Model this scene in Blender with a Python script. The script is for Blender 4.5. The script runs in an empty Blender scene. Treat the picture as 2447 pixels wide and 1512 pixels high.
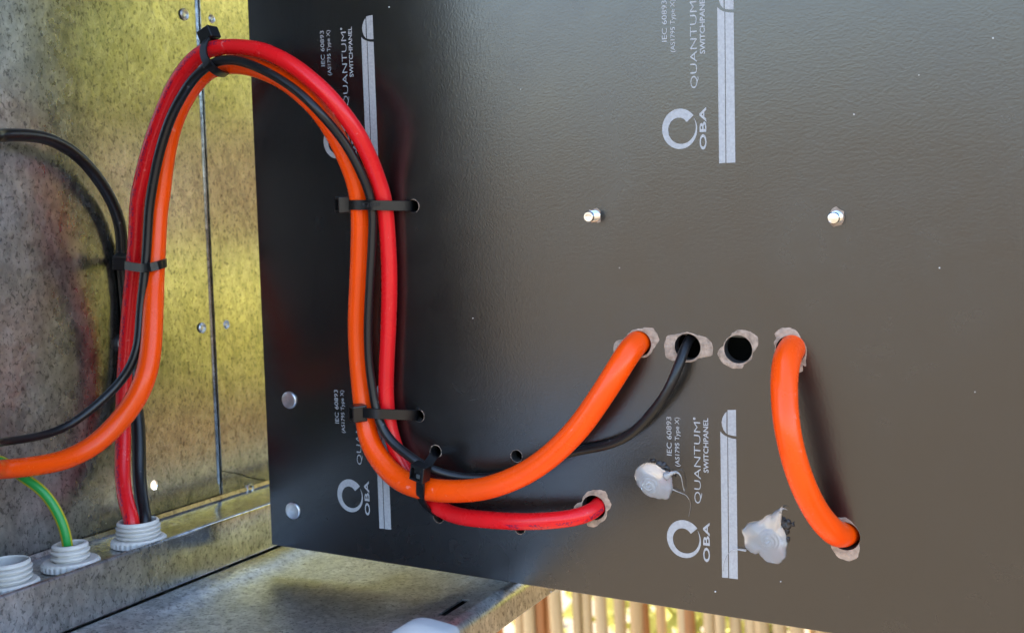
import bpy, bmesh, math, random
from mathutils import Vector, Matrix, noise
from mathutils.geometry import tessellate_polygon

# ------------------------------------------------------------------ camera, world, sun, exposure
scene = bpy.context.scene
C = scene.collection
RB = Matrix(((0.896398, -0.042148, -0.441242), (0.440756, -0.020709, 0.897388), (-0.046960, -0.998897, 0.0)))
FPX, CX, CY, WPX = 2600.0, 1223.0, 620.0, 2446.0       # the lens, in units of a 2446 x 1512 frame
cam_data = bpy.data.cameras.new('camera')
cam_data.sensor_width = 36.0
cam_data.lens = FPX / WPX * 36.0
cam_data.shift_y = -(756.0 - CY) / WPX
cam_data.clip_start = 0.01
cam_data.clip_end = 500.0
cam_data.dof.use_dof = True
cam_data.dof.focus_distance = 0.50
cam_data.dof.aperture_fstop = 15.0
cam = bpy.data.objects.new('camera', cam_data)
C.objects.link(cam)
r_, u_, b_ = RB.col[0], -RB.col[1], -RB.col[2]
cam.matrix_world = Matrix(((r_[0], u_[0], b_[0], 0), (r_[1], u_[1], b_[1], 0), (r_[2], u_[2], b_[2], 0), (0, 0, 0, 1)))
scene.camera = cam

SUN_ELEV, SUN_AZ = math.radians(45), math.radians(-75)     # azimuth from +Y towards +X
world = bpy.data.worlds.new('World')
scene.world = world
world.use_nodes = True
wn = world.node_tree
bg = wn.nodes['Background']
sky = wn.nodes.new('ShaderNodeTexSky')
sky.sky_type = 'NISHITA'
sky.sun_disc = False
sky.sun_elevation = SUN_ELEV
sky.sun_rotation = SUN_AZ
sky.air_density = 1.0
sky.dust_density = 2.0
wn.links.new(sky.outputs[0], bg.inputs[0])
bg.inputs[1].default_value = 0.15
sun_data = bpy.data.lights.new('sun', 'SUN')
sun_data.energy = 4.0
sun_data.angle = math.radians(0.5)
sun_data.color = (1.0, 0.94, 0.84)
sun = bpy.data.objects.new('sun', sun_data)
C.objects.link(sun)
sd = Vector((math.sin(SUN_AZ) * math.cos(SUN_ELEV), math.cos(SUN_AZ) * math.cos(SUN_ELEV), math.sin(SUN_ELEV)))
sun.rotation_euler = (-sd).to_track_quat('-Z', 'Y').to_euler()
sun.location = sd * 5
vs = scene.view_settings
vs.view_transform = 'Standard'
vs.look = 'None'
vs.exposure = 2.9
vs.gamma = 1.0
vs.use_curve_mapping = False
scene.render.engine = 'CYCLES'

# ------------------------------------------------------------------ the place's frame
P0 = Vector((-0.309815, 0.466840, 0.048660))             # a point of the board, board axes U (right), VD (down), N (away)
U = Vector((0.998175, 0.014422, -0.058647))
VD = Vector((-0.059515, 0.069786, -0.995785))
N = Vector((-0.010269, 0.997458, 0.070517))
PM = Matrix(((U[0], -VD[0], -N[0], P0[0]), (U[1], -VD[1], -N[1], P0[1]), (U[2], -VD[2], -N[2], P0[2]), (0, 0, 0, 1)))
PMI = PM.inverted()
PITCH, DU = 0.187, 0.182537                               # the board's print repeats at these steps
WALL_X, PLATE_Z, LIP_Z, LIP_X, FLOOR_Z = -0.463, -0.1391, -0.1356, -0.4145, -0.1630
GROUND_Z = -1.02

def direction(x, y):
    return RB @ Vector(((x - CX) / FPX, (y - CY) / FPX, 1.0))
def at_height(x, y, h):                                   # point h metres in front of the board
    d = direction(x, y)
    return d * ((N.dot(P0) - h) / N.dot(d))
def at_depth(x, y, yy):
    d = direction(x, y)
    return d * (yy / d[1])
def at_wall(x, y, off=0.0):
    d = direction(x, y)
    return d * ((WALL_X + off) / d[0])
def at_level(x, y, z):
    d = direction(x, y)
    return d * (z / d[2])
def on_board(x, y, h=0.0):                                # board coordinates (right, up, out)
    return PMI @ at_height(x, y, h)
def cam_depth(p):
    return RB.col[2].dot(p)

# ------------------------------------------------------------------ materials
MATS = {}
def new_mat(name):
    m = bpy.data.materials.new(name)
    m.use_nodes = True
    return m, m.node_tree, m.node_tree.nodes['Principled BSDF']
def node(nt, t, **kw):
    n = nt.nodes.new(t)
    for k, v in kw.items():
        if k in n.inputs.keys():
            n.inputs[k].default_value = v
        else:
            setattr(n, k, v)
    return n
def ramp(nt, fac, stops, interp='LINEAR'):
    n = nt.nodes.new('ShaderNodeValToRGB')
    cr = n.color_ramp
    cr.interpolation = interp
    while len(cr.elements) < len(stops):
        cr.elements.new(0.5)
    for e, (p, c) in zip(cr.elements, stops):
        e.position = p
        e.color = (c, c, c, 1) if isinstance(c, (int, float)) else (c[0], c[1], c[2], 1)
    nt.links.new(fac, n.inputs[0])
    return n.outputs[0]
def mixc(nt, fac, a, b, mode='MIX'):
    n = nt.nodes.new('ShaderNodeMix')
    n.data_type = 'RGBA'
    n.blend_type = mode
    for s, v in ((0, fac), (6, a), (7, b)):
        if isinstance(v, (int, float)):
            n.inputs[s].default_value = v
        elif isinstance(v, tuple):
            n.inputs[s].default_value = (v[0], v[1], v[2], 1)
        else:
            nt.links.new(v, n.inputs[s])
    return n.outputs[2]
def math_n(nt, op, a, b=None, clamp=False):
    n = nt.nodes.new('ShaderNodeMath')
    n.operation = op
    n.use_clamp = clamp
    for s, v in ((0, a), (1, b)):
        if v is None:
            continue
        if isinstance(v, (int, float)):
            n.inputs[s].default_value = v
        else:
            nt.links.new(v, n.inputs[s])
    return n.outputs[0]
def bump(nt, h, dist, strength, bsdf):
    n = node(nt, 'ShaderNodeBump', Distance=dist, Strength=strength)
    nt.links.new(h, n.inputs['Height'])
    nt.links.new(n.outputs[0], bsdf.inputs['Normal'])
def geo_pos(nt):
    return nt.nodes.new('ShaderNodeNewGeometry').outputs['Position']
def noise_t(nt, vec, scale, detail=3.0, rough=0.55, dist=0.0):
    n = node(nt, 'ShaderNodeTexNoise', Scale=scale, Detail=detail, Roughness=rough, Distortion=dist)
    nt.links.new(vec, n.inputs['Vector'])
    return n.outputs['Fac']

def mat_galvanised(name='galvanised_steel', extra=0.0, bright=1.0):
    m, nt, b = new_mat(name)
    pos = geo_pos(nt)
    mp = node(nt, 'ShaderNodeMapping')
    mp.inputs['Scale'].default_value = (1, 1, 0.72)
    nt.links.new(pos, mp.inputs[0])
    vec = mp.outputs[0]
    v = node(nt, 'ShaderNodeTexVoronoi', Scale=340.0)
    v.feature = 'F1'
    wob = node(nt, 'ShaderNodeTexNoise', Scale=260.0, Detail=2.0)
    nt.links.new(vec, wob.inputs['Vector'])
    addv = nt.nodes.new('ShaderNodeVectorMath'); addv.operation = 'MULTIPLY_ADD'
    nt.links.new(wob.outputs['Color'], addv.inputs[0])
    addv.inputs[1].default_value = (0.004, 0.004, 0.004)
    nt.links.new(vec, addv.inputs[2])
    nt.links.new(addv.outputs[0], v.inputs['Vector'])
    spang = nt.nodes.new('ShaderNodeSeparateColor')
    nt.links.new(v.outputs['Color'], spang.inputs[0])
    fine = noise_t(nt, vec, 560.0, 3.0, 0.65, 0.5)
    cloud = noise_t(nt, vec, 260.0, 3.0, 0.6, 0.3)
    mid = noise_t(nt, vec, 95.0, 4.0, 0.6)
    big = noise_t(nt, vec, 16.0, 4.0, 0.6)
    fleck = ramp(nt, fine, [(0.37, 0.50), (0.455, 1.0)])
    tone = ramp(nt, math_n(nt, 'ADD', math_n(nt, 'MULTIPLY', spang.outputs[0], 0.16), math_n(nt, 'ADD', math_n(nt, 'MULTIPLY', mid, 0.42), math_n(nt, 'MULTIPLY', cloud, 0.42))),
                [(0.36, tuple(k * bright for k in (0.40, 0.41, 0.42))), (0.66, tuple(k * bright for k in (0.68, 0.69, 0.70)))])
    stain = ramp(nt, big, [(0.42, (0.80, 0.79, 0.76)), (0.62, (1.0, 1.0, 1.0))])
    col = mixc(nt, 1.0, mixc(nt, 1.0, tone, stain, 'MULTIPLY'), fleck, 'MULTIPLY')
    nt.links.new(col, b.inputs['Base Color'])
    b.inputs['Metallic'].default_value = 1.0
    rg = ramp(nt, math_n(nt, 'ADD', math_n(nt, 'MULTIPLY', mid, 0.6), math_n(nt, 'MULTIPLY', spang.outputs[1], 0.4)), [(0.2, 0.15 + extra), (0.8, 0.23 + extra)])
    sp2 = nt.nodes.new('ShaderNodeSeparateXYZ')
    nt.links.new(pos, sp2.inputs[0])
    edge = math_n(nt, 'ADD', sp2.outputs[1], math_n(nt, 'MULTIPLY', math_n(nt, 'SUBTRACT', big, 0.5), 0.10))
    dull = ramp(nt, edge, [(0.385, 1.0), (0.445, 0.0)])        # older, oxidised zinc that has lost its shine
    nt.links.new(math_n(nt, 'ADD', rg, math_n(nt, 'MULTIPLY', dull, 0.17)), b.inputs['Roughness'])
    hsum = math_n(nt, 'ADD', math_n(nt, 'MULTIPLY', fine, 0.5), math_n(nt, 'MULTIPLY', spang.outputs[2], 0.5))
    bump(nt, hsum, 0.00016, 0.25, b)
    return m
MATS['galv'] = mat_galvanised()
MATS['dusty'] = mat_galvanised('dusty_galvanised_steel', 0.14, 1.32)

def mat_board():
    m, nt, b = new_mat('black_laminate')
    pos = geo_pos(nt)
    grain = noise_t(nt, pos, 900.0, 3.0, 0.55)
    big = noise_t(nt, pos, 9.0, 5.0, 0.6, 0.8)
    mid = noise_t(nt, pos, 42.0, 4.0, 0.6, 1.5)
    b.inputs['Base Color'].default_value = (0.0025, 0.0025, 0.0028, 1)
    b.inputs['Specular IOR Level'].default_value = 1.0
    sm = math_n(nt, 'ADD', math_n(nt, 'MULTIPLY', big, 0.65), math_n(nt, 'MULTIPLY', mid, 0.35))
    nt.links.new(ramp(nt, sm, [(0.34, 0.21), (0.66, 0.29)]), b.inputs['Roughness'])
    bump(nt, grain, 0.0004, 0.13, b)
    return m
MATS['board'] = mat_board()

def simple(name, col, rough=0.5, metal=0.0, spec=0.5, bump_scale=None, bump_d=0.0002, var=0.0, vscale=60.0):
    m, nt, b = new_mat(name)
    b.inputs['Base Color'].default_value = (*col, 1)
    b.inputs['Roughness'].default_value = rough
    b.inputs['Metallic'].default_value = metal
    b.inputs['Specular IOR Level'].default_value = spec
    if var or bump_scale:
        pos = geo_pos(nt)
    if var:
        f = noise_t(nt, pos, vscale, 4.0, 0.6)
        lo = tuple(c * (1 - var) for c in col); hi = tuple(min(1, c * (1 + var)) for c in col)
        nt.links.new(ramp(nt, f, [(0.3, lo), (0.7, hi)]), b.inputs['Base Color'])
    if bump_scale:
        bump(nt, noise_t(nt, pos, bump_scale, 3.0), bump_d, 0.5, b)
    return m
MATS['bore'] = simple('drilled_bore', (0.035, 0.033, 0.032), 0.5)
MATS['chip'] = simple('chipped_core', (0.29, 0.215, 0.165), 0.8, bump_scale=700.0, bump_d=0.0015, var=0.42, vscale=330.0)
MATS['print'] = simple('silver_grey_print', (0.30, 0.305, 0.32), 0.5, spec=0.5, var=0.16, vscale=900.0, bump_scale=800.0, bump_d=0.0002)
MATS['tie'] = simple('black_nylon', (0.0045, 0.0045, 0.005), 0.30, spec=0.4, bump_scale=500.0, bump_d=0.00008)
MATS['tie_text'] = simple('nylon_moulding', (0.02, 0.02, 0.021), 0.45)
MATS['gland'] = simple('white_grey_plastic', (0.60, 0.57, 0.53), 0.42, var=0.06, vscale=200.0)
MATS['zinc'] = simple('zinc_plated_steel', (0.72, 0.72, 0.70), 0.22, 1.0, var=0.1, vscale=300.0)
MATS['rivet'] = simple('dull_zinc', (0.60, 0.61, 0.63), 0.36, 1.0, var=0.22, vscale=260.0, bump_scale=300.0, bump_d=0.0004)
MATS['dark'] = simple('opening_shade', (0.01, 0.01, 0.01), 0.6)  # near-black fill standing for the shade inside openings
MATS['rubber'] = simple('black_rubber', (0.012, 0.012, 0.013), 0.5)
MATS['white'] = simple('white_plastic', (0.27, 0.27, 0.275), 0.5, var=0.03)
MATS['residue'] = simple('black_residue', (0.012, 0.012, 0.015), 0.35, bump_scale=700.0, bump_d=0.001)
MATS['speck'] = simple('pale_dust', (0.6, 0.6, 0.6), 0.7)

def mat_cable(name, col, rough, mark=None, dirt=0.10, spec=0.5):
    m, nt, b = new_mat(name)
    uv = nt.nodes.new('ShaderNodeUVMap').outputs[0]
    pos = geo_pos(nt)
    f = noise_t(nt, pos, 55.0, 4.0, 0.6)
    lo = tuple(c * (1 - dirt) for c in col)
    c = ramp(nt, f, [(0.3, lo), (0.7, col)])
    sc = noise_t(nt, pos, 240.0, 2.0)
    c = mixc(nt, ramp(nt, sc, [(0.70, 0.0), (0.76, 0.35)]), c, tuple(min(1, 0.7 * x + 0.25) for x in col))
    if mark:
        sep = nt.nodes.new('ShaderNodeSeparateXYZ')
        nt.links.new(uv, sep.inputs[0])
        ang, s = sep.outputs[0], sep.outputs[1]
        early = math_n(nt, 'LESS_THAN', s, 0.30)
        centre = math_n(nt, 'ADD', mark[3], math_n(nt, 'MULTIPLY', early, mark[0] - mark[3]))
        band = math_n(nt, 'LESS_THAN', math_n(nt, 'ABSOLUTE', math_n(nt, 'SUBTRACT', ang, centre)), mark[1])
        band = math_n(nt, 'MULTIPLY', band, math_n(nt, 'MAXIMUM', early, math_n(nt, 'GREATER_THAN', s, 0.625)))
        mp = node(nt, 'ShaderNodeMapping'); mp.inputs['Scale'].default_value = (40, 900, 1)
        nt.links.new(uv, mp.inputs[0])
        t = noise_t(nt, mp.outputs[0], 1.0, 1.0, 0.5)
        gate = ramp(nt, noise_t(nt, mp.outputs[0], 0.16, 1.0, 0.5), [(0.44, 0.0), (0.5, 1.0)])
        ink = math_n(nt, 'MULTIPLY', math_n(nt, 'MULTIPLY', ramp(nt, t, [(0.48, 0.0), (0.53, 0.85)]), band), gate)
        c = mixc(nt, ink, c, mark[2])
    nt.links.new(c, b.inputs['Base Color'])
    nt.links.new(ramp(nt, f, [(0.3, rough + 0.06), (0.7, rough - 0.03)]), b.inputs['Roughness'])
    b.inputs['Specular IOR Level'].default_value = spec
    bump(nt, noise_t(nt, pos, 300.0, 3.0), 0.0002, 0.18, b)
    return m
MATS['red'] = mat_cable('red_sheath', (0.66, 0.008, 0.012), 0.26, (0.615, 0.048, (0.09, 0.01, 0.05), 0.385), spec=0.32)
MATS['orange'] = mat_cable('orange_sheath', (0.86, 0.070, 0.001), 0.27, spec=0.30)
MATS['black'] = mat_cable('black_sheath', (0.006, 0.006, 0.007), 0.33, spec=0.4)

def mat_earth():
    m, nt, b = new_mat('green_yellow_sheath')
    uv = nt.nodes.new('ShaderNodeUVMap').outputs[0]
    sep = nt.nodes.new('ShaderNodeSeparateXYZ')
    nt.links.new(uv, sep.inputs[0])
    w = math_n(nt, 'ABSOLUTE', math_n(nt, 'SUBTRACT', math_n(nt, 'FRACT', math_n(nt, 'ADD', sep.outputs[0], 0.0)), EARTH_CENTRE))
    f = ramp(nt, w, [(0.105, (0.015, 0.26, 0.045)), (0.135, (0.42, 0.36, 0.012))])
    nt.links.new(f, b.inputs['Base Color'])
    b.inputs['Roughness'].default_value = 0.42
    return m
EARTH_CENTRE = 0.5
MATS['earth'] = mat_earth()

def mat_silicone():
    m, nt, b = new_mat('milky_silicone')
    b.inputs['Base Color'].default_value = (0.90, 0.91, 0.93, 1)
    b.inputs['Roughness'].default_value = 0.12
    b.inputs['Subsurface Weight'].default_value = 0.4
    b.inputs['Subsurface Radius'].default_value = (0.004, 0.004, 0.004)
    b.inputs['Subsurface Scale'].default_value = 1.0
    b.inputs['Transmission Weight'].default_value = 0.82
    b.inputs['IOR'].default_value = 1.41
    return m
MATS['silicone'] = mat_silicone()

def mat_cane():
    m, nt, b = new_mat('dry_bamboo')
    oi = nt.nodes.new('ShaderNodeObjectInfo')
    tc = nt.nodes.new('ShaderNodeTexCoord').outputs['Object']
    mp = node(nt, 'ShaderNodeMapping'); mp.inputs['Scale'].default_value = (60, 60, 3)
    nt.links.new(tc, mp.inputs[0])
    f = noise_t(nt, mp.outputs[0], 1.0, 4.0, 0.6)
    a = ramp(nt, oi.outputs['Random'], [(0.0, (0.36, 0.22, 0.09)), (0.3, (0.50, 0.35, 0.18)), (0.65, (0.42, 0.28, 0.13)), (0.84, (0.42, 0.20, 0.06)), (1.0, (0.30, 0.11, 0.03))])
    c = mixc(nt, 1.0, a, ramp(nt, f, [(0.3, 0.72), (0.7, 1.08)]), 'MULTIPLY')
    nt.links.new(c, b.inputs['Base Color'])
    b.inputs['Roughness'].default_value = 0.45
    return m
MATS['cane'] = mat_cane()
MATS['node'] = simple('cane_node', (0.34, 0.25, 0.14), 0.6)
MATS['wood'] = simple('weathered_batten', (0.30, 0.24, 0.18), 0.8, var=0.2)

def mat_leaf(name, a, b_, c_, d_):
    m = bpy.data.materials.new(name)
    m.use_nodes = True
    nt = m.node_tree
    nt.nodes.clear()
    out = nt.nodes.new('ShaderNodeOutputMaterial')
    pos = geo_pos(nt)
    f = noise_t(nt, pos, 9.0, 3.0)
    c1 = ramp(nt, f, [(0.35, a), (0.65, b_)])
    c2 = ramp(nt, f, [(0.35, c_), (0.65, d_)])
    d = nt.nodes.new('ShaderNodeBsdfDiffuse'); t = nt.nodes.new('ShaderNodeBsdfTranslucent')
    nt.links.new(c1, d.inputs[0]); nt.links.new(c2, t.inputs[0])
    mx = nt.nodes.new('ShaderNodeMixShader'); mx.inputs[0].default_value = 0.55
    nt.links.new(d.outputs[0], mx.inputs[1]); nt.links.new(t.outputs[0], mx.inputs[2])
    nt.links.new(mx.outputs[0], out.inputs[0])
    return m
MATS['leaf'] = mat_leaf('yellow_green_leaf', (0.22, 0.24, 0.07), (0.50, 0.46, 0.14), (0.46, 0.48, 0.15), (0.82, 0.75, 0.30))
MATS['leaf_dark'] = mat_leaf('deep_green_leaf', (0.03, 0.05, 0.015), (0.06, 0.09, 0.02), (0.05, 0.08, 0.015), (0.12, 0.16, 0.03))
MATS['stem'] = simple('brown_stem', (0.14, 0.10, 0.06), 0.8)

def mat_ground():
    m, nt, b = new_mat('dry_brown_earth')
    pos = geo_pos(nt)
    f = noise_t(nt, pos, 3.0, 6.0, 0.65)
    g = noise_t(nt, pos, 40.0, 4.0, 0.6)
    c = mixc(nt, 0.5, ramp(nt, f, [(0.3, (0.085, 0.060, 0.034)), (0.7, (0.17, 0.128, 0.078))]), ramp(nt, g, [(0.3, (0.08, 0.058, 0.035)), (0.7, (0.18, 0.138, 0.09))]))
    nt.links.new(c, b.inputs['Base Color'])
    b.inputs['Roughness'].default_value = 0.9
    bump(nt, g, 0.02, 0.5, b)
    return m
MATS['ground'] = mat_ground()

# ------------------------------------------------------------------ helpers for objects
def smooth(bm, ang=40):
    for f in bm.faces:
        f.smooth = True
    for e in bm.edges:
        if len(e.link_faces) == 2 and e.calc_face_angle(0) > math.radians(ang):
            e.smooth = False
def obj(name, bm, mat, parent=None, matrix=None, sm=True, ang=40):
    """one mesh object; bm in world coordinates, or in the frame `matrix` when given; the origin goes to the middle"""
    if sm:
        bm.normal_update()
        smooth(bm, ang)
    me = bpy.data.meshes.new(name)
    if len(bm.verts):
        lo = Vector([min(v.co[i] for v in bm.verts) for i in range(3)])
        hi = Vector([max(v.co[i] for v in bm.verts) for i in range(3)])
        mid = (lo + hi) / 2
    else:
        mid = Vector()
    bmesh.ops.translate(bm, vec=-mid, verts=bm.verts)
    bm.to_mesh(me)
    bm.free()
    for mm in (mat if isinstance(mat, (list, tuple)) else [mat]):
        me.materials.append(MATS[mm])
    o = bpy.data.objects.new(name, me)
    C.objects.link(o)
    mw = (matrix or Matrix.Identity(4)) @ Matrix.Translation(mid)
    place(o, mw, parent)
    return o
WORLD = {}
def place(o, mw, parent):
    WORLD[o.name] = mw.copy()
    if parent is not None:
        o.parent = parent
        o.matrix_basis = WORLD[parent.name].inverted() @ mw
    else:
        o.matrix_basis = mw
def thing(name, label, cat, loc, group=None, matrix=None):
    o = bpy.data.objects.new(name, None)
    o.empty_display_size = 0.01
    C.objects.link(o)
    place(o, matrix if matrix is not None else Matrix.Translation(loc), None)
    tag(o, label, cat, group)
    return o
def tag(o, label, cat, group=None):
    o['label'] = label
    o['category'] = cat
    if group:
        o['group'] = group
    return o
def add_box(bm, lo, hi, bev=0.0, seg=2):
    r = bmesh.ops.create_cube(bm, size=1.0)
    vs_ = r['verts']
    for v in vs_:
        v.co = Vector([lo[i] + (v.co[i] + 0.5) * (hi[i] - lo[i]) for i in range(3)])
    if bev:
        es = list({e for v in vs_ for e in v.link_edges})
        bmesh.ops.bevel(bm, geom=es, offset=bev, segments=seg, affect='EDGES', profile=0.5)
def catmull(pts, step):
    """pts: list of (Vector, radius); returns resampled list"""
    P = [pts[0]] + list(pts) + [pts[-1]]
    out = []
    for i in range(1, len(P) - 2):
        p0, p1, p2, p3 = P[i - 1], P[i], P[i + 1], P[i + 2]
        n = max(2, int((p2[0] - p1[0]).length / step))
        for k in range(n):
            t = k / n
            def cr(a, b, c, d):
                return 0.5 * ((2 * b) + (c - a) * t + (2 * a - 5 * b + 4 * c - d) * t * t + (3 * b - a - 3 * c + d) * t ** 3)
            out.append((cr(p0[0], p1[0], p2[0], p3[0]), cr(p0[1], p1[1], p2[1], p3[1])))
    out.append((pts[-1][0], pts[-1][1]))
    for _ in range(2):                                   # relax small kinks
        o2 = [out[0]]
        for i in range(1, len(out) - 1):
            o2.append(((out[i - 1][0] + out[i][0] * 2 + out[i + 1][0]) / 4, (out[i - 1][1] + out[i][1] * 2 + out[i + 1][1]) / 4))
        o2.append(out[-1])
        out = o2
    return out
def sweep(bm, path, seg=24, uv=True, ref=Vector((0, -1, 0.0))):
    """round sweep; u = angle (0.5 faces the camera side), v = metres along"""
    lay = bm.loops.layers.uv.verify() if uv else None
    rings, s, slist = [], 0.0, []
    for i, (p, r) in enumerate(path):
        a = path[max(0, i - 1)][0]; b = path[min(len(path) - 1, i + 1)][0]
        t = (b - a).normalized()
        f = -p.normalized()                              # steady frame: towards the viewer's side
        side = t.cross(f).normalized()
        f = side.cross(t).normalized()
        if i:
            s += (p - path[i - 1][0]).length
        slist.append(s)
        ring = []
        for k in range(seg):
            th = 2 * math.pi * k / seg
            ring.append(bm.verts.new(p + (side * math.sin(th) - f * math.cos(th)) * r))
        rings.append(ring)
    for i in range(len(rings) - 1):
        for k in range(seg):
            k2 = (k + 1) % seg
            fa = bm.faces.new((rings[i][k], rings[i + 1][k], rings[i + 1][k2], rings[i][k2]))
            if lay:
                us = [k / seg, k / seg, (k + 1) / seg, (k + 1) / seg]
                vv = [slist[i], slist[i + 1], slist[i + 1], slist[i]]
                for lp, a_, b_2 in zip(fa.loops, us, vv):
                    lp[lay].uv = (a_, b_2)
    for ring, flip in ((rings[0], False), (rings[-1], True)):
        bm.faces.new(ring if not flip else ring[::-1])
    bmesh.ops.recalc_face_normals(bm, faces=bm.faces)
def ribbon(bm, pts, wdir, width, thick, step=0.0015, closed=False):
    """flat strap along pts; wdir: Vector or list of Vectors, the direction across the strap"""
    path = catmull([(p, 0.0) for p in pts], step)
    rings = []
    n = len(path)
    for i, (p, _) in enumerate(path):
        t = (path[min(n - 1, i + 1)][0] - path[max(0, i - 1)][0]).normalized()
        w = wdir if isinstance(wdir, Vector) else wdir[min(len(wdir) - 1, int(i / n * len(wdir)))]
        w = (w - t * w.dot(t)).normalized()
        nn = t.cross(w).normalized()
        a, b = w * (width / 2), nn * (thick / 2)
        e = 0.94
        rings.append([bm.verts.new(p + q) for q in (a * e + b, a + b * 0.4, a - b * 0.4, a * e - b, -a * e - b, -a - b * 0.4, -a + b * 0.4, -a * e + b)])
    for i in range(n - 1):
        for k in range(8):
            bm.faces.new((rings[i][k], rings[i][(k + 1) % 8], rings[i + 1][(k + 1) % 8], rings[i + 1][k]))
    bm.faces.new(rings[0]); bm.faces.new(rings[-1][::-1])
    bmesh.ops.recalc_face_normals(bm, faces=bm.faces)
def lathe(bm, prof, seg=40, cap_bottom=False, cap_top=False, teeth=None):
    """profile of (r, z) about Z; teeth = {index: (count, depth)}"""
    rings = []
    for i, (r, z) in enumerate(prof):
        ring = []
        for k in range(seg):
            rr = r
            if teeth and i in teeth:
                cnt, dep = teeth[i]
                rr = r - dep * (1 if (k * cnt * 2 // seg) % 2 else 0)
            th = 2 * math.pi * k / seg
            ring.append(bm.verts.new((rr * math.cos(th), rr * math.sin(th), z)))
        rings.append(ring)
    for i in range(len(rings) - 1):
        for k in range(seg):
            bm.faces.new((rings[i][k], rings[i][(k + 1) % seg], rings[i + 1][(k + 1) % seg], rings[i + 1][k]))
    if cap_bottom:
        bm.faces.new(rings[0][::-1])
    if cap_top:
        bm.faces.new(rings[-1])
    bmesh.ops.recalc_face_normals(bm, faces=bm.faces)
def flat(bm, poly, z=0.0, thick=0.0, hole=None):
    """polygon list of (x, y) to a flat face (with a hole); optional thickness"""
    loops = [[Vector((x, y, 0)) for x, y in poly]] + ([[Vector((x, y, 0)) for x, y in hole]] if hole else [])
    tri = tessellate_polygon(loops)
    allv = [v for l in loops for v in l]
    vs_ = [bm.verts.new((v.x, v.y, z)) for v in allv]
    fs = []
    for t in tri:
        try:
            fs.append(bm.faces.new([vs_[i] for i in t]))
        except ValueError:
            pass
    bmesh.ops.recalc_face_normals(bm, faces=fs)
    if fs and fs[0].normal.z < 0:
        bmesh.ops.reverse_faces(bm, faces=fs)
    if thick:
        r = bmesh.ops.extrude_face_region(bm, geom=fs)
        vv = [g for g in r['geom'] if isinstance(g, bmesh.types.BMVert)]
        bmesh.ops.translate(bm, vec=(0, 0, thick), verts=vv)
        bmesh.ops.recalc_face_normals(bm, faces=bm.faces)
def boolean(o, cutters):
    """cut the cutters' volumes out of o (keeps materials of both)"""
    for c in cutters:
        md = o.modifiers.new('cut', 'BOOLEAN')
        md.object = c
        md.operation = 'DIFFERENCE'
        md.solver = 'EXACT'
    bpy.context.view_layer.update()
    dg = bpy.context.evaluated_depsgraph_get()
    me = bpy.data.meshes.new_from_object(o.evaluated_get(dg))
    o.modifiers.clear()
    old = o.data
    o.data = me
    me.name = old.name
    for c in cutters:
        d = c.data
        bpy.data.objects.remove(c)
        bpy.data.meshes.remove(d)

# ------------------------------------------------------------------ ground
bm = bmesh.new()
bmesh.ops.create_grid(bm, x_segments=2, y_segments=2, size=150.0)
bmesh.ops.translate(bm, vec=(0, 0, GROUND_Z), verts=bm.verts)
g = obj('ground', bm, 'ground', sm=False)
g['kind'] = 'structure'

# ------------------------------------------------------------------ steel enclosure
YN, YF, ROOF = 0.13, 1.15, 0.36
enc = thing('steel_enclosure', 'galvanised steel electrical enclosure with open front, seen inside behind the cables', 'enclosure', (WALL_X, 0.5, FLOOR_Z))
seam_y = at_wall(500, 600)[1]
def sheet(bm, y0, y1, x, z0, z1, t=0.0012):
    add_box(bm, (x - t, y0, z0), (x, y1, z1))
def cyl_cutter(p, axis, r, depth, seg=32, mat='galv'):
    b2 = bmesh.new()
    bmesh.ops.create_cone(b2, cap_ends=True, segments=seg, radius1=r, radius2=r, depth=depth)
    b2.transform(Matrix.Translation(p) @ axis.to_track_quat('Z', 'Y').to_matrix().to_4x4())
    return obj('cutter', b2, mat, sm=False)
bm = bmesh.new(); sheet(bm, YN, seam_y - 0.0003, WALL_X, FLOOR_Z - 0.02, ROOF)
wall_sheet = obj('wall_sheet', bm, 'galv', enc, sm=False)
boolean(wall_sheet, [cyl_cutter(at_wall(368, 1158), Vector((1, 0, 0)), 0.0027, 0.01)])
def wyz(x, y, off=0.0):
    p = at_wall(x, y, off); return (p[1], p[2])
TABM = Matrix(((0, 0, 1, WALL_X - 0.0006), (1, 0, 0, 0), (0, 1, 0, 0), (0, 0, 0, 1)))
joint = [wyz(531, 1123), wyz(575, 1133), wyz(585, 1138), wyz(650, 1152)]
joint.append((YF, joint[-1][1]))
joint[0] = (seam_y + 0.0004, joint[0][1])
bm = bmesh.new()
flat(bm, [(y, z + 0.0005) for y, z in joint] + [(YF, ROOF), (seam_y + 0.0004, ROOF)], 0.0, 0.0013)
obj('wall_sheet', bm, 'galv', enc, TABM, sm=False)
bm = bmesh.new()
flat(bm, [(y, z - 0.0004) for y, z in joint] + [(YF, FLOOR_Z - 0.02), (seam_y + 0.0008, FLOOR_Z - 0.02)], 0.0, 0.0019)
obj('corner_tab', bm, 'galv', enc, TABM, sm=False)
bm = bmesh.new(); add_box(bm, (WALL_X - 0.006, seam_y - 0.004, FLOOR_Z - 0.02), (WALL_X - 0.0045, YF, PLATE_Z + 0.05)); obj('joint_shade_backing', bm, 'dark', enc, sm=False)  # dark sheet added behind the joint so its gap stays black
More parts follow.
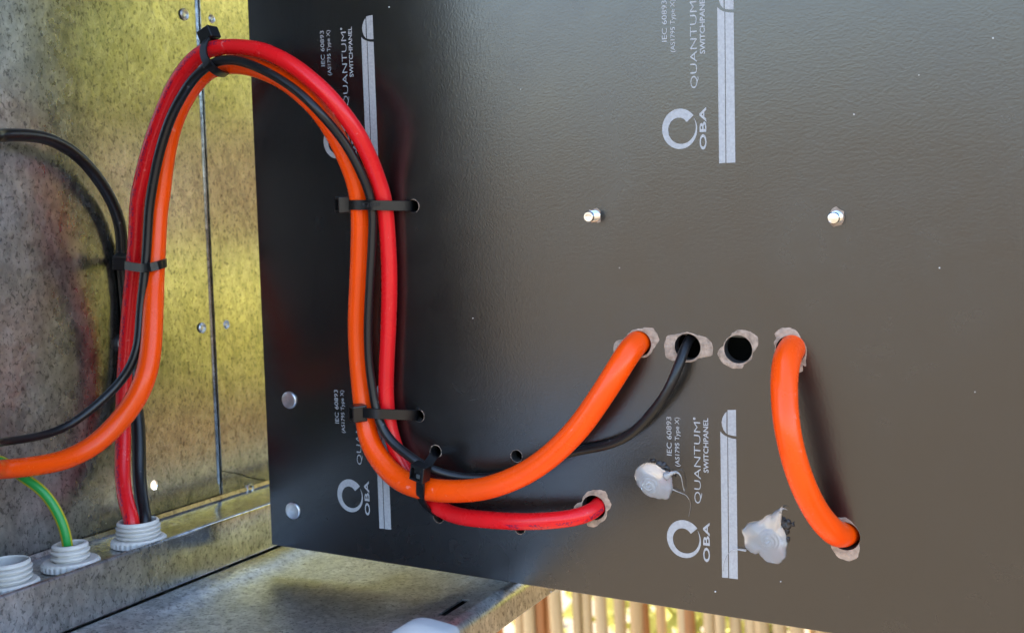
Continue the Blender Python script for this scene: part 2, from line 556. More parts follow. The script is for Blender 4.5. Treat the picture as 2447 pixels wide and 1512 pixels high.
# folded edge beads beside the seam
for dy, w in ((-0.0016, 0.0006), (0.0007, 0.0005)):
    bm = bmesh.new()
    add_box(bm, (WALL_X - 0.0005, seam_y + dy, PLATE_Z + 0.010), (WALL_X + 0.0011, seam_y + dy + w, ROOF), 0.0003, 2)
    obj('seam_bead', bm, 'galv', enc)
bm = bmesh.new()
add_box(bm, (WALL_X - 0.004, seam_y - 0.02, FLOOR_Z + 0.03), (WALL_X - 0.0022, seam_y + 0.02, ROOF))
obj('seam_backing', bm, 'galv', enc, sm=False)
bm = bmesh.new()
lathe(bm, [(0.0018, 0.0012), (0.0022, 0.0020), (0.0030, 0.0021), (0.0034, 0.0013)], 24)
hp = at_wall(593, 1166)
obj('hole_rim', bm, 'zinc', enc, Matrix.Translation(hp + Vector((0.0003, 0, 0))) @ Matrix.Rotation(math.pi / 2, 4, 'Y'))
bm = bmesh.new(); bmesh.ops.create_circle(bm, cap_ends=True, segments=20, radius=0.0019)
obj('hole_dark_disc', bm, 'dark', enc, Matrix.Translation(hp + Vector((0.0018, 0, 0))) @ Matrix.Rotation(math.pi / 2, 4, 'Y'), sm=False)  # flat dark disc standing for the shade in a hole
# spot weld dimples
for (x, y, r) in ((441, 35, 0.0036), (506, 46, 0.0027), (484, 783, 0.0032), (541, 775, 0.0027)):
    bm = bmesh.new()
    lathe(bm, [(0.0, -0.0001), (r * 0.35, -0.00005), (r * 0.5, 0.0005), (r * 0.75, 0.0007), (r, 0.00005)], 24)
    obj('weld_dimple', bm, 'rivet', wall_sheet, Matrix.Translation(at_wall(x, y, 0.0008)) @ Matrix.Rotation(math.pi / 2, 4, 'Y'))
# gland plate channel with its front lip and the gap under it
def profile_x(name, pts, y0, y1, t=0.0, mat='galv', parent=enc, ny=1):
    bm = bmesh.new()
    a = [bm.verts.new((x, y0, z)) for x, z in pts]; b = [bm.verts.new((x, y1, z)) for x, z in pts]
    for i in range(len(pts) - 1):
        bm.faces.new((a[i], a[i + 1], b[i + 1], b[i]))
    if t:
        bmesh.ops.recalc_face_normals(bm, faces=bm.faces)
        bmesh.ops.solidify(bm, geom=list(bm.faces), thickness=t)
    return obj(name, bm, mat, parent, ang=35)
def arc(cx, cz, r, a0, a1, n=5):
    return [(cx + r * math.cos(math.radians(a0 + (a1 - a0) * i / n)), cz + r * math.sin(math.radians(a0 + (a1 - a0) * i / n))) for i in range(n + 1)]
lx = LIP_X
profile_x('gland_channel', [(WALL_X + 0.0015, PLATE_Z + 0.003), (WALL_X + 0.0022, PLATE_Z + 0.0008), (WALL_X + 0.004, PLATE_Z)] +
          [(lx - 0.0042, PLATE_Z)] + arc(lx - 0.0042, PLATE_Z + 0.0012, 0.0012, -90, 0, 4) + [(lx - 0.003, LIP_Z - 0.0015)] +
          arc(lx - 0.0015, LIP_Z - 0.0015, 0.0015, 180, 0, 8) + [(lx, FLOOR_Z + 0.0014)] + [(lx - 0.0012, FLOOR_Z + 0.0004)], YN, YF)
# floor pan: strip with a rounded fold, the pan itself, then the front rail
profile_x('floor_pan', [(WALL_X - 0.002, FLOOR_Z - 0.0035), (lx - 0.006, FLOOR_Z - 0.003), (lx - 0.0006, FLOOR_Z - 0.0028)] + arc(lx + 0.0032, FLOOR_Z - 0.0028, 0.0035, 180, 90, 5) + [(lx + 0.012, FLOOR_Z + 0.0006)] +
          [(lx + 0.020, FLOOR_Z - 0.0008), (lx + 0.026, FLOOR_Z - 0.0022), (-0.292, FLOOR_Z - 0.0030), (-0.281, FLOOR_Z - 0.0024)], YN, YF, mat='dusty')
RAIL_Z = -0.1630
rail = profile_x('front_rail', [(-0.2812, FLOOR_Z - 0.0040), (-0.2812, FLOOR_Z - 0.0022), (-0.2738, FLOOR_Z - 0.0020)] + arc(-0.2705, RAIL_Z - 0.0010, 0.0012, 130, 90, 3) + [(-0.2505, RAIL_Z + 0.0002)] +
          arc(-0.2505, RAIL_Z - 0.0058, 0.0060, 90, 5, 8) + [(-0.2440, RAIL_Z - 0.0145), (-0.2450, RAIL_Z - 0.0155), (-0.2600, RAIL_Z - 0.0157)], YN - 0.02, YF, 0.0010, 'dusty')
sl = bmesh.new(); add_box(sl, (-0.2608, 0.4345, RAIL_Z - 0.006), (-0.2566, 0.4590, RAIL_Z + 0.004))
boolean(rail, [obj('cutter', sl, 'dark', sm=False)])
bm = bmesh.new(); add_box(bm, (-0.2780, 0.41, RAIL_Z - 0.0100), (-0.2475, 0.53, RAIL_Z - 0.0030)); obj('slot_shade_backing', bm, 'dark', enc, sm=False)  # dark block added under the slot in place of its shade
# near side wall and roof out of view, shaped to darken the inside; floor below the channel
bm = bmesh.new(); add_box(bm, (WALL_X + 0.001, 0.262, FLOOR_Z - 0.002), (-0.349, 0.2635, ROOF)); obj('unseen_side_wall', bm, 'galv', enc, sm=False)
bm = bmesh.new(); add_box(bm, (WALL_X - 0.001, YN - 0.005, ROOF), (-0.24, YF, ROOF + 0.0015)); obj('unseen_roof_sheet', bm, 'galv', enc, sm=False)

bm = bmesh.new(); add_box(bm, (WALL_X + 0.002, YF - 0.0015, FLOOR_Z - 0.016), (-0.246, YF, ROOF)); obj('unseen_side_wall', bm, 'galv', enc, sm=False)  # unseen far wall, added to keep the sun off the floor

# half hidden grommet on the wall
t = thing('wall_grommet', 'black ringed white blanking plug on the steel wall, peeking out left of the red cable', 'grommet', at_wall(291, 821))
GM = Matrix.Translation(at_wall(291, 821)) @ Matrix.Rotation(math.pi / 2, 4, 'Y')
bm = bmesh.new(); lathe(bm, [(0.0040, 0.0), (0.0042, 0.0012), (0.0048, 0.0018), (0.0054, 0.0013), (0.0055, 0.0)], 32); obj('rubber_ring', bm, 'rubber', t, GM)
bm = bmesh.new(); lathe(bm, [(0.0041, 0.0003), (0.0039, 0.0012), (0.002, 0.0017), (0.0, 0.0018)], 32); obj('plug', bm, 'gland', t, GM)

# ------------------------------------------------------------------ conduit glands
def gland(name, label, centre, r_thread, r_bore, r_collar, collar_h, thread_h, pitches):
    t = thing(name, label, 'conduit gland', centre, 'white plastic conduit glands on the channel')
    M = Matrix.Translation(centre)
    bm = bmesh.new()
    nt = 30
    lathe(bm, [(r_thread - 0.001, 0.0003), (r_collar - 0.0006, 0.0003), (r_collar, 0.0008), (r_collar, collar_h - 0.0010), (r_collar - 0.0011, collar_h), (r_thread - 0.001, collar_h)],
          nt * 4, teeth={2: (nt, 0.0005), 3: (nt, 0.0005)})
    obj('locknut', bm, 'gland', t, M, ang=28)
    prof = [(r_bore, 0.0), (r_thread - 0.0014, 0.0), (r_thread - 0.0014, collar_h - 0.0005)]
    z = collar_h
    ph = (thread_h - 0.0022) / pitches
    for i in range(pitches):
        prof += [(r_thread - 0.0018, z + ph * 0.12), (r_thread - 0.0002, z + ph * 0.38), (r_thread - 0.0001, z + ph * 0.72), (r_thread - 0.0018, z + ph * 0.96)]
        z += ph
    prof += [(r_thread - 0.0011, z + 0.0002), (r_thread - 0.0008, z + 0.0006), (r_thread - 0.0008, z + 0.0016), (r_thread - 0.0014, z + 0.0022), (r_bore + 0.0004, z + 0.0022), (r_bore, z + 0.0016), (r_bore, 0.0)]
    bm = bmesh.new(); lathe(bm, prof, 64)
    obj('threaded_collar', bm, 'gland', t, M, ang=30)
    bm = bmesh.new(); bmesh.ops.create_circle(bm, cap_ends=True, segments=32, radius=r_bore + 0.0004); bmesh.ops.translate(bm, vec=(0, 0, 0.0009), verts=bm.verts)
    obj('bore_bottom', bm, 'bore', t, M, sm=False)
    return t
G1 = Vector((-0.4300, 0.3395, PLATE_Z)); G2 = Vector((-0.4305, 0.3760, PLATE_Z)); G3 = Vector((-0.4305, 0.4200, PLATE_Z))
gland('conduit_gland', 'empty white threaded conduit gland at the left edge, no cable in it', G1, 0.0112, 0.0092, 0.0140, 0.0042, 0.0092, 3)
gland('conduit_gland', 'white threaded conduit gland with the green and yellow wire in it', G2, 0.0092, 0.0062, 0.0136, 0.0042, 0.0078, 2)
gland('conduit_gland', 'white threaded conduit gland with the red cable and a thick black cable in it', G3, 0.0113, 0.0090, 0.0140, 0.0042, 0.0086, 3)

# ------------------------------------------------------------------ black switch board
BL = PM @ Vector((-0.071, -0.2054, 0))
board = thing('switch_board', 'large black laminate board drilled with holes and printed with silver lettering', 'board', None, matrix=PM @ Matrix.Translation((-0.071, -0.2054, 0)))
bm = bmesh.new(); add_box(bm, (-0.071, -0.2054, -0.006), (0.43, 0.40, 0.0), 0.0004, 1)
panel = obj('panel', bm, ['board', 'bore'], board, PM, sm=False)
HV = lambda x, y: (1437 + x / 4.865, 754.5 + y / 4.865)
RV = lambda x, y: (1760.4 + x / 2.4746, 754.5 + y / 2.4746)
FV = lambda x, y: (1006 + x / 4.676, 1006 + y / 4.676)
LV = lambda x, y: (1473 + x / 3.507, 970 + y / 3.507)      # the lower right print
def bpt(xy):
    p = on_board(*xy); return (p.x, p.y)
def hole_r(xy, dpx):
    a = on_board(xy[0], xy[1] - dpx / 2); b = on_board(xy[0], xy[1] + dpx / 2)
    return (a - b).length / 2
big_holes = [
 (HV(432, 322), 61, [HV(*p) for p in ((600,140),(640,190),(672,290),(640,330),(600,390),(530,474),(432,476),(330,440),(140,440),(145,320),(170,290),(250,270),(290,235),(370,160),(450,150),(560,137))]),
 (HV(1000, 360), 63, [HV(*p) for p in ((760,230),(850,215),(920,202),(1060,205),(1110,225),(1240,265),(1290,330),(1290,460),(1200,475),(1130,490),(1070,528),(1000,537),(880,518),(830,520),(745,480),(735,400),(725,340),(745,270))]),
 (HV(1587, 388), 67, [HV(*p) for p in ((1520,200),(1600,160),(1740,190),(1815,240),(1825,310),(1800,380),(1758,430),(1740,505),(1660,560),(1640,605),(1530,605),(1420,555),(1345,450),(1360,390),(1412,350),(1437,290),(1500,230))]),
 (HV(2196, 396), 69, [HV(*p) for p in ((2010,200),(2080,145),(2170,135),(2260,165),(2300,220),(2312,255),(2365,330),(2388,410),(2384,440),(2368,520),(2335,560),(2380,600),(2340,640),(2290,665),(2255,590),(2150,570),(2030,485),(2008,430),(2018,370),(2005,300),(2030,260))]),
 (RV(640, 1300), 67, [RV(*p) for p in ((575,1205),(600,1190),(650,1192),(690,1230),(718,1270),(724,1300),(722,1350),(722,1400),(710,1430),(660,1447),(610,1430),(570,1390),(553,1330),(554,1270))]),
 (FV(1929, 962), 58, [FV(*p) for p in ((1800,870),(1840,800),(1940,765),(2065,785),(2090,860),(2125,920),(2115,970),(2080,1000),(2055,1100),(2000,1130),(1935,1180),(1860,1165),(1840,1070),(1795,990),(1705,990),(1705,950),(1760,905),(1795,900))]),
]
small_holes = [((987, 493), 31, 0.9, -60, 100), ((1000, 993), 29, 1, -80, 60), ((1041, 1078), 29, 1, -60, 240), ((1234, 1089), 28, 1, 0, 360), ((1048, 1235), 26, 1, 180, 360), ((1242, 1262), 25, 1, 180, 360)]
cutters = []
def panel_cutter(xy, r):
    b2 = bmesh.new()
    bmesh.ops.create_cone(b2, cap_ends=True, segments=44, radius1=r, radius2=r, depth=0.03)
    bmesh.ops.translate(b2, vec=on_board(*xy), verts=b2.verts)
    for f in b2.faces:
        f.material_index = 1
    return obj('cutter', b2, ['board', 'bore'], None, PM, sm=False)
for xy, d, _ in big_holes:
    cutters.append(panel_cutter(xy, hole_r(xy, d)))
for xy, d, *_r in small_holes:
    cutters.append(panel_cutter(xy, hole_r(xy, d)))
boolean(panel, cutters)
random.seed(4)
def chip(xy, r, outer, name='chipped_edge', jit=0.05):
    """ragged ring of bare core round a hole; outer: board points, turned into radius over angle"""
    c = on_board(*xy)
    pol = sorted((math.atan2(p[1] - c.y, p[0] - c.x), math.hypot(p[0] - c.x, p[1] - c.y)) for p in outer)
    pol = [(a - 2 * math.pi, q) for a, q in pol] + pol + [(a + 2 * math.pi, q) for a, q in pol]
    n = 120
    def rad(a):
        for (a0, q0), (a1, q1) in zip(pol, pol[1:]):
            if a0 <= a <= a1:
                return q0 + (q1 - q0) * (a - a0) / max(1e-9, a1 - a0)
    bm = bmesh.new()
    rows = []
    for k in range(n):
        a = -math.pi + 2 * math.pi * k / n
        ro = rad(a)
        ro += r * jit * noise.noise(Vector((math.cos(a) * 6, math.sin(a) * 6, r * 900))) * (1 if ro > r * 1.1 else 0.3)
        ro += r * jit * 0.5 * noise.noise(Vector((math.cos(a) * 18, math.sin(a) * 18, r * 700)))
        ro = max(ro, r * 1.004)
        w = (ro - r)
        row = []
        for q, h in ((0.0, 0.00004), (0.35, 0.00012 + 0.00010 * random.random()), (0.75, 0.00010 + 0.00012 * random.random()), (1.0, 0.00003)):
            rr = r * 1.001 + w * q
            row.append(bm.verts.new((c.x + rr * math.cos(a), c.y + rr * math.sin(a), h + (0.00012 if w > r * 0.1 else 0))))
        rows.append(row)
    for k in range(n):
        a, b = rows[k], rows[(k + 1) % n]
        for j in range(3):
            bm.faces.new((a[j], a[j + 1], b[j + 1], b[j]))
    bmesh.ops.recalc_face_normals(bm, faces=bm.faces)
    for f in bm.faces:
        if f.normal.z < 0:
            f.normal_flip()
    return obj(name, bm, 'chip', panel, PM, ang=60)
for xy, d, out in big_holes:
    chip(xy, hole_r(xy, d), [bpt(p) for p in out])
for xy, d, s_, a0, a1 in small_holes:
    r = hole_r(xy, d); c = on_board(*xy)
    pts = []
    for k in range(26):
        a = 2 * math.pi * k / 26
        dg = math.degrees(a)
        inside = any(a0 <= dg + o <= a1 for o in (-360, 0, 360))
        q = r * ((1.03 + 0.12 * random.random()) if inside else 1.0)
        pts.append((c.x + q * math.cos(a), c.y + q * math.sin(a)))
    chip(xy, r, pts, 'hole_burr', 0.04)
# unseen dark box added behind the board to keep the holes dark
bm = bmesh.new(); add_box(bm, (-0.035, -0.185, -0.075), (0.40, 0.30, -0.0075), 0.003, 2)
hs = obj('rear_dark_box', bm, 'dark', board, PM)
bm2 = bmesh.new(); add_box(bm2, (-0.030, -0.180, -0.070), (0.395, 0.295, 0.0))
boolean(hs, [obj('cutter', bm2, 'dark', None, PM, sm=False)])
# pale rail that shows inside the upper holes
bm = bmesh.new(); a = on_board(1700, 799, -0.02); add_box(bm, (a.x - 0.06, a.y - 0.0015, -0.026), (a.x + 0.05, a.y + 0.006, -0.024)); obj('inner_rail', bm, 'gland', board, PM, sm=False)

# printed marks ---------------------------------------------------------------------------------
PZ = 0.00016
def text_mesh(body, x_left, x_right, y_start, y_end, weight=0.0, space=1.0):
    """lettering that reads upwards; x_left/x_right: cap tops / baseline, y_start/y_end: run, all in board metres"""
    cu = bpy.data.curves.new('lettering', 'FONT')
    cu.body = body
    cu.offset = weight
    cu.space_character = space
    cu.resolution_u = 3
    o = bpy.data.objects.new('lettering', cu)
    C.objects.link(o)
    bpy.context.view_layer.update()
    me = bpy.data.meshes.new_from_object(o.evaluated_get(bpy.context.evaluated_depsgraph_get()))
    bpy.data.objects.remove(o); bpy.data.curves.remove(cu)
    bm = bmesh.new(); bm.from_mesh(me); bpy.data.meshes.remove(me)
    xs = [v.co.x for v in bm.verts]
    x0, x1 = min(xs), max(xs)
    cap = 0.729                                             # cap height of the built-in font at size 1
    for v in bm.verts:
        tx, ty = (v.co.x - x0) / (x1 - x0), v.co.y / cap
        v.co = Vector((x_right + (x_left - x_right) * ty, y_start + (y_end - y_start) * tx, PZ))
    bmesh.ops.recalc_face_normals(bm, faces=bm.faces)
    for f in bm.faces:
        if f.normal.z < 0:
            f.normal_flip()
    return bm
def L(x, y):
    p = on_board(*LV(x, y)); return p
def rect(x0, x1, y0, y1):
    ym = (y0 + y1) / 2; xm = (x0 + x1) / 2
    return L(x0, ym).x, L(x1, ym).x, L(xm, y0).y, L(xm, y1).y
def shift(bm, s):
    bmesh.ops.translate(bm, vec=(s[0], s[1], 0), verts=bm.verts); return bm
ring_c, ri_c = L(566, 1110), L(582, 1126)
ro = (L(566, 953) - L(566, 1268)).length / 2
ri = (L(582, 1020) - L(582, 1232)).length / 2
rx = (L(710, 1110) - L(423, 1110)).length / 2 / ro
def ring_mesh():
    bm = bmesh.new()
    a_cut = math.radians(40)
    n = 90
    outer, inner = [], []
    for k in range(n + 1):
        a = a_cut + (2 * math.pi - math.radians(6)) * k / n    # anticlockwise from the cut
        f = k / n
        oc = Vector((ring_c.x, ring_c.y)); 
        rr = ro * (1.0 if f < 0.70 else 1.0 - 0.055 * ((f - 0.70) / 0.30) ** 1.3)
        po = oc + Vector((math.cos(a) * rx, math.sin(a))) * rr
        th = ro * (0.50 - 0.38 * f) if f < 0.7 else ro * (0.234 - 0.222 * (f - 0.7) / 0.3)
        outer.append(po); inner.append(oc + Vector((math.cos(a) * rx, math.sin(a))) * (rr - th))
    for k in range(n):
        q = [bm.verts.new((p.x, p.y, PZ)) for p in (outer[k], outer[k + 1], inner[k + 1], inner[k])]
        bm.faces.new(q)
    bmesh.ops.remove_doubles(bm, verts=bm.verts, dist=1e-6)
    bmesh.ops.recalc_face_normals(bm, faces=bm.faces)
    for f in bm.faces:
        if f.normal.z < 0:
            f.normal_flip()
    return bm
def poly_mesh(pts):
    bm = bmesh.new(); flat(bm, [(L(*p).x, L(*p).y) for p in pts], PZ); return bm
bars = [
 [(884, 1432), (936, 1436), (928, 254), (900, 240), (884, 226), (869, 209)],
 [(943, 1438), (1016, 1446), (1002, 275), (965, 268), (934, 257)],
 [(921, 44), (905, 62), (888, 95), (880, 132), (884, 165), (897, 200), (921, 231)],
 [(929, 31), (1000, 29), (1002, 250), (975, 247), (948, 240), (930, 234)],
]
dot_c = L(651, 103)
for s in ((0, 0), (0, PITCH), (-DU, 0), (-DU, PITCH)):
    obj('printed_name', shift(text_mesh('QUANTUM', *rect(646, 704, 812, 132), weight=-0.008), s), 'print', board, PM, sm=False)
    obj('printed_word', shift(text_mesh('SWITCHPANEL', *rect(726, 768, 555, 98), weight=0.020), s), 'print', board, PM, sm=False)
    obj('printed_code', shift(text_mesh('IEC 60893', *rect(417, 460, 410, 87), weight=0.004), s), 'print', board, PM, sm=False)
    obj('printed_code', shift(text_mesh('(AS1795 Type X)', *rect(487, 525, 503, 92), weight=0.006), s), 'print', board, PM, sm=False)
    obj('printed_letters', shift(text_mesh('OBA', *rect(724, 779, 1303, 970), weight=0.022, space=1.06), s), 'print', board, PM, sm=False)
    obj('printed_ring', shift(ring_mesh(), s), 'print', board, PM, sm=False)
    for b in bars:
        obj('printed_bar', shift(poly_mesh(b), s), 'print', board, PM, sm=False)
    bm = bmesh.new(); bmesh.ops.create_circle(bm, cap_ends=True, segments=12, radius=0.0006); bmesh.ops.translate(bm, vec=(dot_c.x, dot_c.y, PZ), verts=bm.verts)
    obj('printed_dot', shift(bm, s), 'print', board, PM, sm=False)
# dust specks on the board
bm = bmesh.new()
random.seed(9)
for (x, y) in [(2040, 274), (1865, 1388), (2329, 936), (1709, 1412), (2195, 180), (2372, 92), (930, 18), (1244, 214), (1316, 1412), (2244, 640), (1480, 640), (1130, 760)]:
    p = on_board(x, y)
    r = random.uniform(0.0002, 0.00042)
    bmesh.ops.create_icosphere(bm, subdivisions=1, radius=r, matrix=Matrix.Translation((p.x, p.y, r * 0.6)))
sp = obj('dust_specks', bm, 'speck', board, PM); sp['kind'] = 'stuff'

# bolt heads at the left edge
for (x, y, lab) in ((692, 955, 'round zinc bolt head near the board\'s left edge, the upper of two'), (701, 1219, 'round zinc bolt head near the board\'s lower left corner, the lower of two')):
    p = PM @ on_board(x, y)
    t = thing('bolt_head', lab, 'bolt', p, 'bolt heads along the left edge of the board')
    M = PM @ Matrix.Translation(on_board(x, y))
    bm = bmesh.new(); r = 0.0047
    lathe(bm, [(r, 0.0), (r, 0.0007), (r * 0.96, 0.0010), (r * 0.85, 0.00115), (r * 0.5, 0.00130), (0.0, 0.00138)], 40)
    obj('head', bm, 'rivet', t, M, ang=50)
# screw ends through the board
def screw(x, y, label, socket, r=0.0027, h=0.0085):
    p = on_board(x, y)
    t = thing('screw_end', label, 'screw', PM @ p, 'threaded screw ends poking out of the board')
    M = PM @ Matrix.Translation(p)
    bm = bmesh.new()
    prof = [(r * 0.86, -0.004)]
    z = 0.0
    while z < h - 0.0014:
        prof += [(r * 0.84, z), (r, z + 0.0004), (r * 0.84, z + 0.0008)]
        z += 0.0008
    prof += [(r * 0.95, h - 0.0012), (r * 0.95, h - 0.0006), (r * 0.80, h)]
    if socket:
        prof += [(r * 0.55, h), (r * 0.5, h - 0.0012), (0.0, h - 0.0014)]
    else:
        prof += [(r * 0.4, h + 0.0003), (0.0, h + 0.0004)]
    lathe(bm, prof, 32)
    obj('threaded_shank', bm, 'zinc', t, M, ang=35)
    random.seed(int(x))
    bm = bmesh.new()
    pts = [(r * (1.05 + 0.45 * random.random() * (1.6 if abs(math.sin(k / 16 * 2 * math.pi)) > 0.7 else 0.6)) * math.cos(k / 16 * 2 * math.pi),
            r * (1.05 + 0.45 * random.random() * (1.6 if abs(math.sin(k / 16 * 2 * math.pi)) > 0.7 else 0.6)) * math.sin(k / 16 * 2 * math.pi)) for k in range(16)]
    flat(bm, pts, 0.0001, 0.0003)
    obj('burr', bm, 'chip', t, M, sm=False)
screw(1421, 516, 'shiny screw end with a hollow tip, left of the pair on the bare board', True)
screw(1998, 519, 'shiny screw end with a solid tip, right of the pair on the bare board', False)

# ------------------------------------------------------------------ cables
def cable(name, label, pts, mat, step=0.003, seg=28, cat='cable'):
    """pts: (x, y, width, kind, value); kind h = metres before the board, Y = depth, w = metres off the wall, P = a point"""
    path = []
    for q in pts:
        if q[0] == 'P':
            path.append((Vector(q[1]), q[2])); continue
        x, y, w, k, v = q
        p = at_height(x, y, v) if k == 'h' else at_depth(x, y, v) if k == 'Y' else at_wall(x, y, v)
        path.append((p, w / 2 * cam_depth(p) / FPX))
    bm = bmesh.new()
    sweep(bm, catmull(path, step), seg)
    o = obj(name, bm, mat, ang=60)
    return tag(o, label, cat)
def into(xy, r, depth=-0.03, dx=0.0, dy=0.0):
    c = on_board(*xy)
    return ('P', PM @ Vector((c.x + dx, c.y + dy, depth)), r)
g3 = G3
RED_R = 0.0041
cable('red_cable', 'red cable looping from the conduit gland over the arch to the lower board hole', [
 ('P', g3 + Vector((-0.002, -0.0035, 0.0012)), RED_R), ('P', g3 + Vector((-0.0015, -0.0035, 0.006)), RED_R),
 (316, 1245, 36, 'Y', .4165), (303, 1205, 36, 'Y', .419), (293, 1140, 36, 'Y', .425), (294, 1040, 36, 'Y', .431), (294, 965, 35, 'Y', .434), (301, 836, 35, 'Y', .437),
 (309, 736, 35, 'Y', .437), (317, 653, 35, 'Y', .436), (324, 570, 35, 'Y', .436), (327, 503, 36, 'Y', .435), (331, 466, 37, 'Y', .434), (355, 366, 38, 'Y', .433), (383, 283, 38, 'Y', .432), (420, 200, 38, 'Y', .431),
 (462, 143, 38, 'Y', .430), (499, 119, 38, 'Y', .430), (549, 112, 37, 'Y', .430), (615, 118, 38, 'Y', .430), (660, 135, 39, 'Y', .430), (708, 163, 40, 'Y', .431), (775, 219, 40, 'Y', .434), (824, 277, 40, 'h', .026),
 (860, 330, 40, 'h', .020), (889, 393, 40, 'h', .0125), (908, 446, 40, 'h', .0075), (917, 478, 40, 'h', .0062), (923, 526, 39, 'h', .0048), (929, 621, 38.5, 'h', .0044), (930, 692, 38.5, 'h', .0044), (928, 776, 37.5, 'h', .0044), (924, 862, 37, 'h', .0044), (922, 924, 37, 'h', .0044),
 (924, 970, 37, 'h', .0046), (934, 1035, 37, 'h', .005), (956, 1098, 38, 'h', .005), (992, 1158, 39, 'h', .005), (1046, 1210, 40, 'h', .0065), (1091, 1231, 40, 'h', .009), (1155, 1240, 40.5, 'h', .012), (1241, 1245, 40, 'h', .014), (1326, 1242, 40, 'h', .013), (1385, 1233, 40, 'h', .009), (1420, 1218, 40, 'h', .003),
 into((1426, 1206), 0.0037, -0.008), into((1436, 1190), 0.0037, -0.03)], 'red')
cable('black_cable', 'thin black cable over the arch, crossing to the board hole beside the empty one', [
 ('P', (-.448, .2640, -.058), .0019), (-60, 1061, 20, 'Y', .325), (0, 1056, 20, 'Y', .345), (100, 1040, 20, 'Y', .372), (167, 1014, 20.5, 'Y', .388), (233, 965, 21, 'Y', .402), (283, 917, 22, 'Y', .412), (315, 869, 23, 'Y', .417), (331, 819, 24, 'Y', .420), (337, 736, 23, 'Y', .423), (344, 669, 22, 'Y', .424), (350, 603, 22, 'Y', .425), (356, 503, 22.5, 'Y', .425),
 (361, 466, 23, 'Y', .425), (373, 399, 23, 'Y', .425), (390, 333, 24, 'Y', .425), (415, 266, 24, 'Y', .425), (452, 202, 23.5, 'Y', .424), (478, 173, 23, 'Y', .424), (499, 157, 23, 'Y', .424), (532, 144, 23, 'Y', .424), (578, 148, 22.5, 'Y', .424), (641, 174, 22, 'Y', .424), (708, 217, 22, 'Y', .426), (758, 264, 22, 'Y', .428), (808, 321, 22, 'h', .0275),
 (841, 371, 22, 'h', .0215), (868, 426, 22, 'h', .0165), (884, 468, 22, 'h', .0125), (890, 505, 21, 'h', .0115), (890, 540, 20.5, 'h', .0115), (888, 597, 21, 'h', .0115), (884, 669, 21, 'h', .0118), (879, 776, 21, 'h', .0118), (881, 862, 20, 'h', .0115), (889, 924, 21, 'h', .0112), (897, 972, 21, 'h', .0112), (912, 1022, 22.5, 'h', .0115), (935, 1054, 23, 'h', .0115), (966, 1081, 23, 'h', .0125),
 (1003, 1107, 23, 'h', .0135), (1037, 1124, 22.5, 'h', .012), (1091, 1139, 22, 'h', .007), (1155, 1141, 22, 'h', .004), (1200, 1134, 22, 'h', .0035), (1290, 1107, 22, 'h', .0030), (1359, 1081, 22, 'h', .0026), (1412, 1071, 22, 'h', .0030), (1455, 1061, 23, 'h', .0045), (1504, 1039, 23, 'h', .0075), (1540, 1005, 23.5, 'h', .010), (1570, 970, 24, 'h', .0115), (1596, 932, 24, 'h', .012), (1620, 878, 24.5, 'h', .0095), (1634, 837, 24, 'h', .0045),
 into((1640, 812), 0.0022, -0.006), into((1646, 790), 0.0022, -0.03)], 'black')
cable('orange_cable', 'orange cable from the left edge over the arch to the leftmost upper hole', [
 ('P', (-.438, .2640, -.070), .0046), (-60, 1118, 46, 'Y', .320), (0, 1121, 46, 'Y', .340), (100, 1110, 47, 'Y', .364), (167, 1093, 48, 'Y', .380), (231, 1058, 49, 'Y', .394), (284, 1007, 50, 'Y', .405), (320, 960, 51, 'Y', .411), (347, 902, 51, 'Y', .416), (360, 836, 50, 'Y', .421), (366, 736, 48, 'Y', .426), (369, 669, 46, 'Y', .430), (373, 603, 44, 'Y', .432), (379, 503, 43, 'Y', .435),
 (385, 466, 43, 'Y', .436), (393, 399, 42, 'Y', .437), (405, 333, 42, 'Y', .438), (425, 270, 42, 'Y', .438), (459, 210, 42, 'Y', .438), (490, 176, 41, 'Y', .438), (520, 159, 44, 'Y', .438), (565, 154, 47, 'Y', .437), (610, 162, 47, 'Y', .436), (675, 191, 45, 'Y', .436), (741, 242, 47, 'Y', .437), (781, 290, 47, 'h', .021), (808, 335, 47, 'h', .016), (831, 385, 46, 'h', .0115), (848, 430, 46, 'h', .0085), (858, 476, 46, 'h', .0068),
 (861, 526, 46, 'h', .0062), (860, 597, 46, 'h', .0060), (857, 669, 45, 'h', .0060), (852, 776, 43, 'h', .0060), (856, 862, 44, 'h', .0062), (862, 924, 45, 'h', .0065), (870, 985, 47, 'h', .0075), (881, 1047, 49, 'h', .0095), (907, 1097, 51, 'h', .0125), (944, 1137, 53, 'h', .0150), (982, 1158, 54, 'h', .0165), (1034, 1170, 54.5, 'h', .0175), (1091, 1173, 54, 'h', .0185), (1155, 1167, 54, 'h', .0190), (1218, 1147, 55, 'h', .0190), (1273, 1119, 56, 'h', .0190), (1327, 1078, 57, 'h', .0190), (1369, 1036, 58, 'h', .0190), (1396, 1004, 58.5, 'h', .0185), (1440, 940, 59, 'h', .0170), (1470, 893, 59.5, 'h', .0145), (1500, 845, 60, 'h', .0085),
 into((1521, 818), 0.0056, -0.002), into((1535, 795), 0.0056, -0.03)], 'orange')
cable('orange_cable', 'short thick orange cable bowing out between two holes at the right', [
 into((1905, 800), 0.0056, -0.032), into((1894, 826), 0.0057, -0.005), (1880, 856, 66, 'h', .0090), (1873, 916, 64.5, 'h', .0195), (1877, 997, 63, 'h', .0265), (1892, 1078, 62, 'h', .0280), (1918, 1158, 62, 'h', .0250), (1951, 1223, 62, 'h', .0180), (1985, 1264, 63, 'h', .0100), into((2013, 1279), 0.0056, -0.002), into((2040, 1288), 0.0056, -0.03)], 'orange')
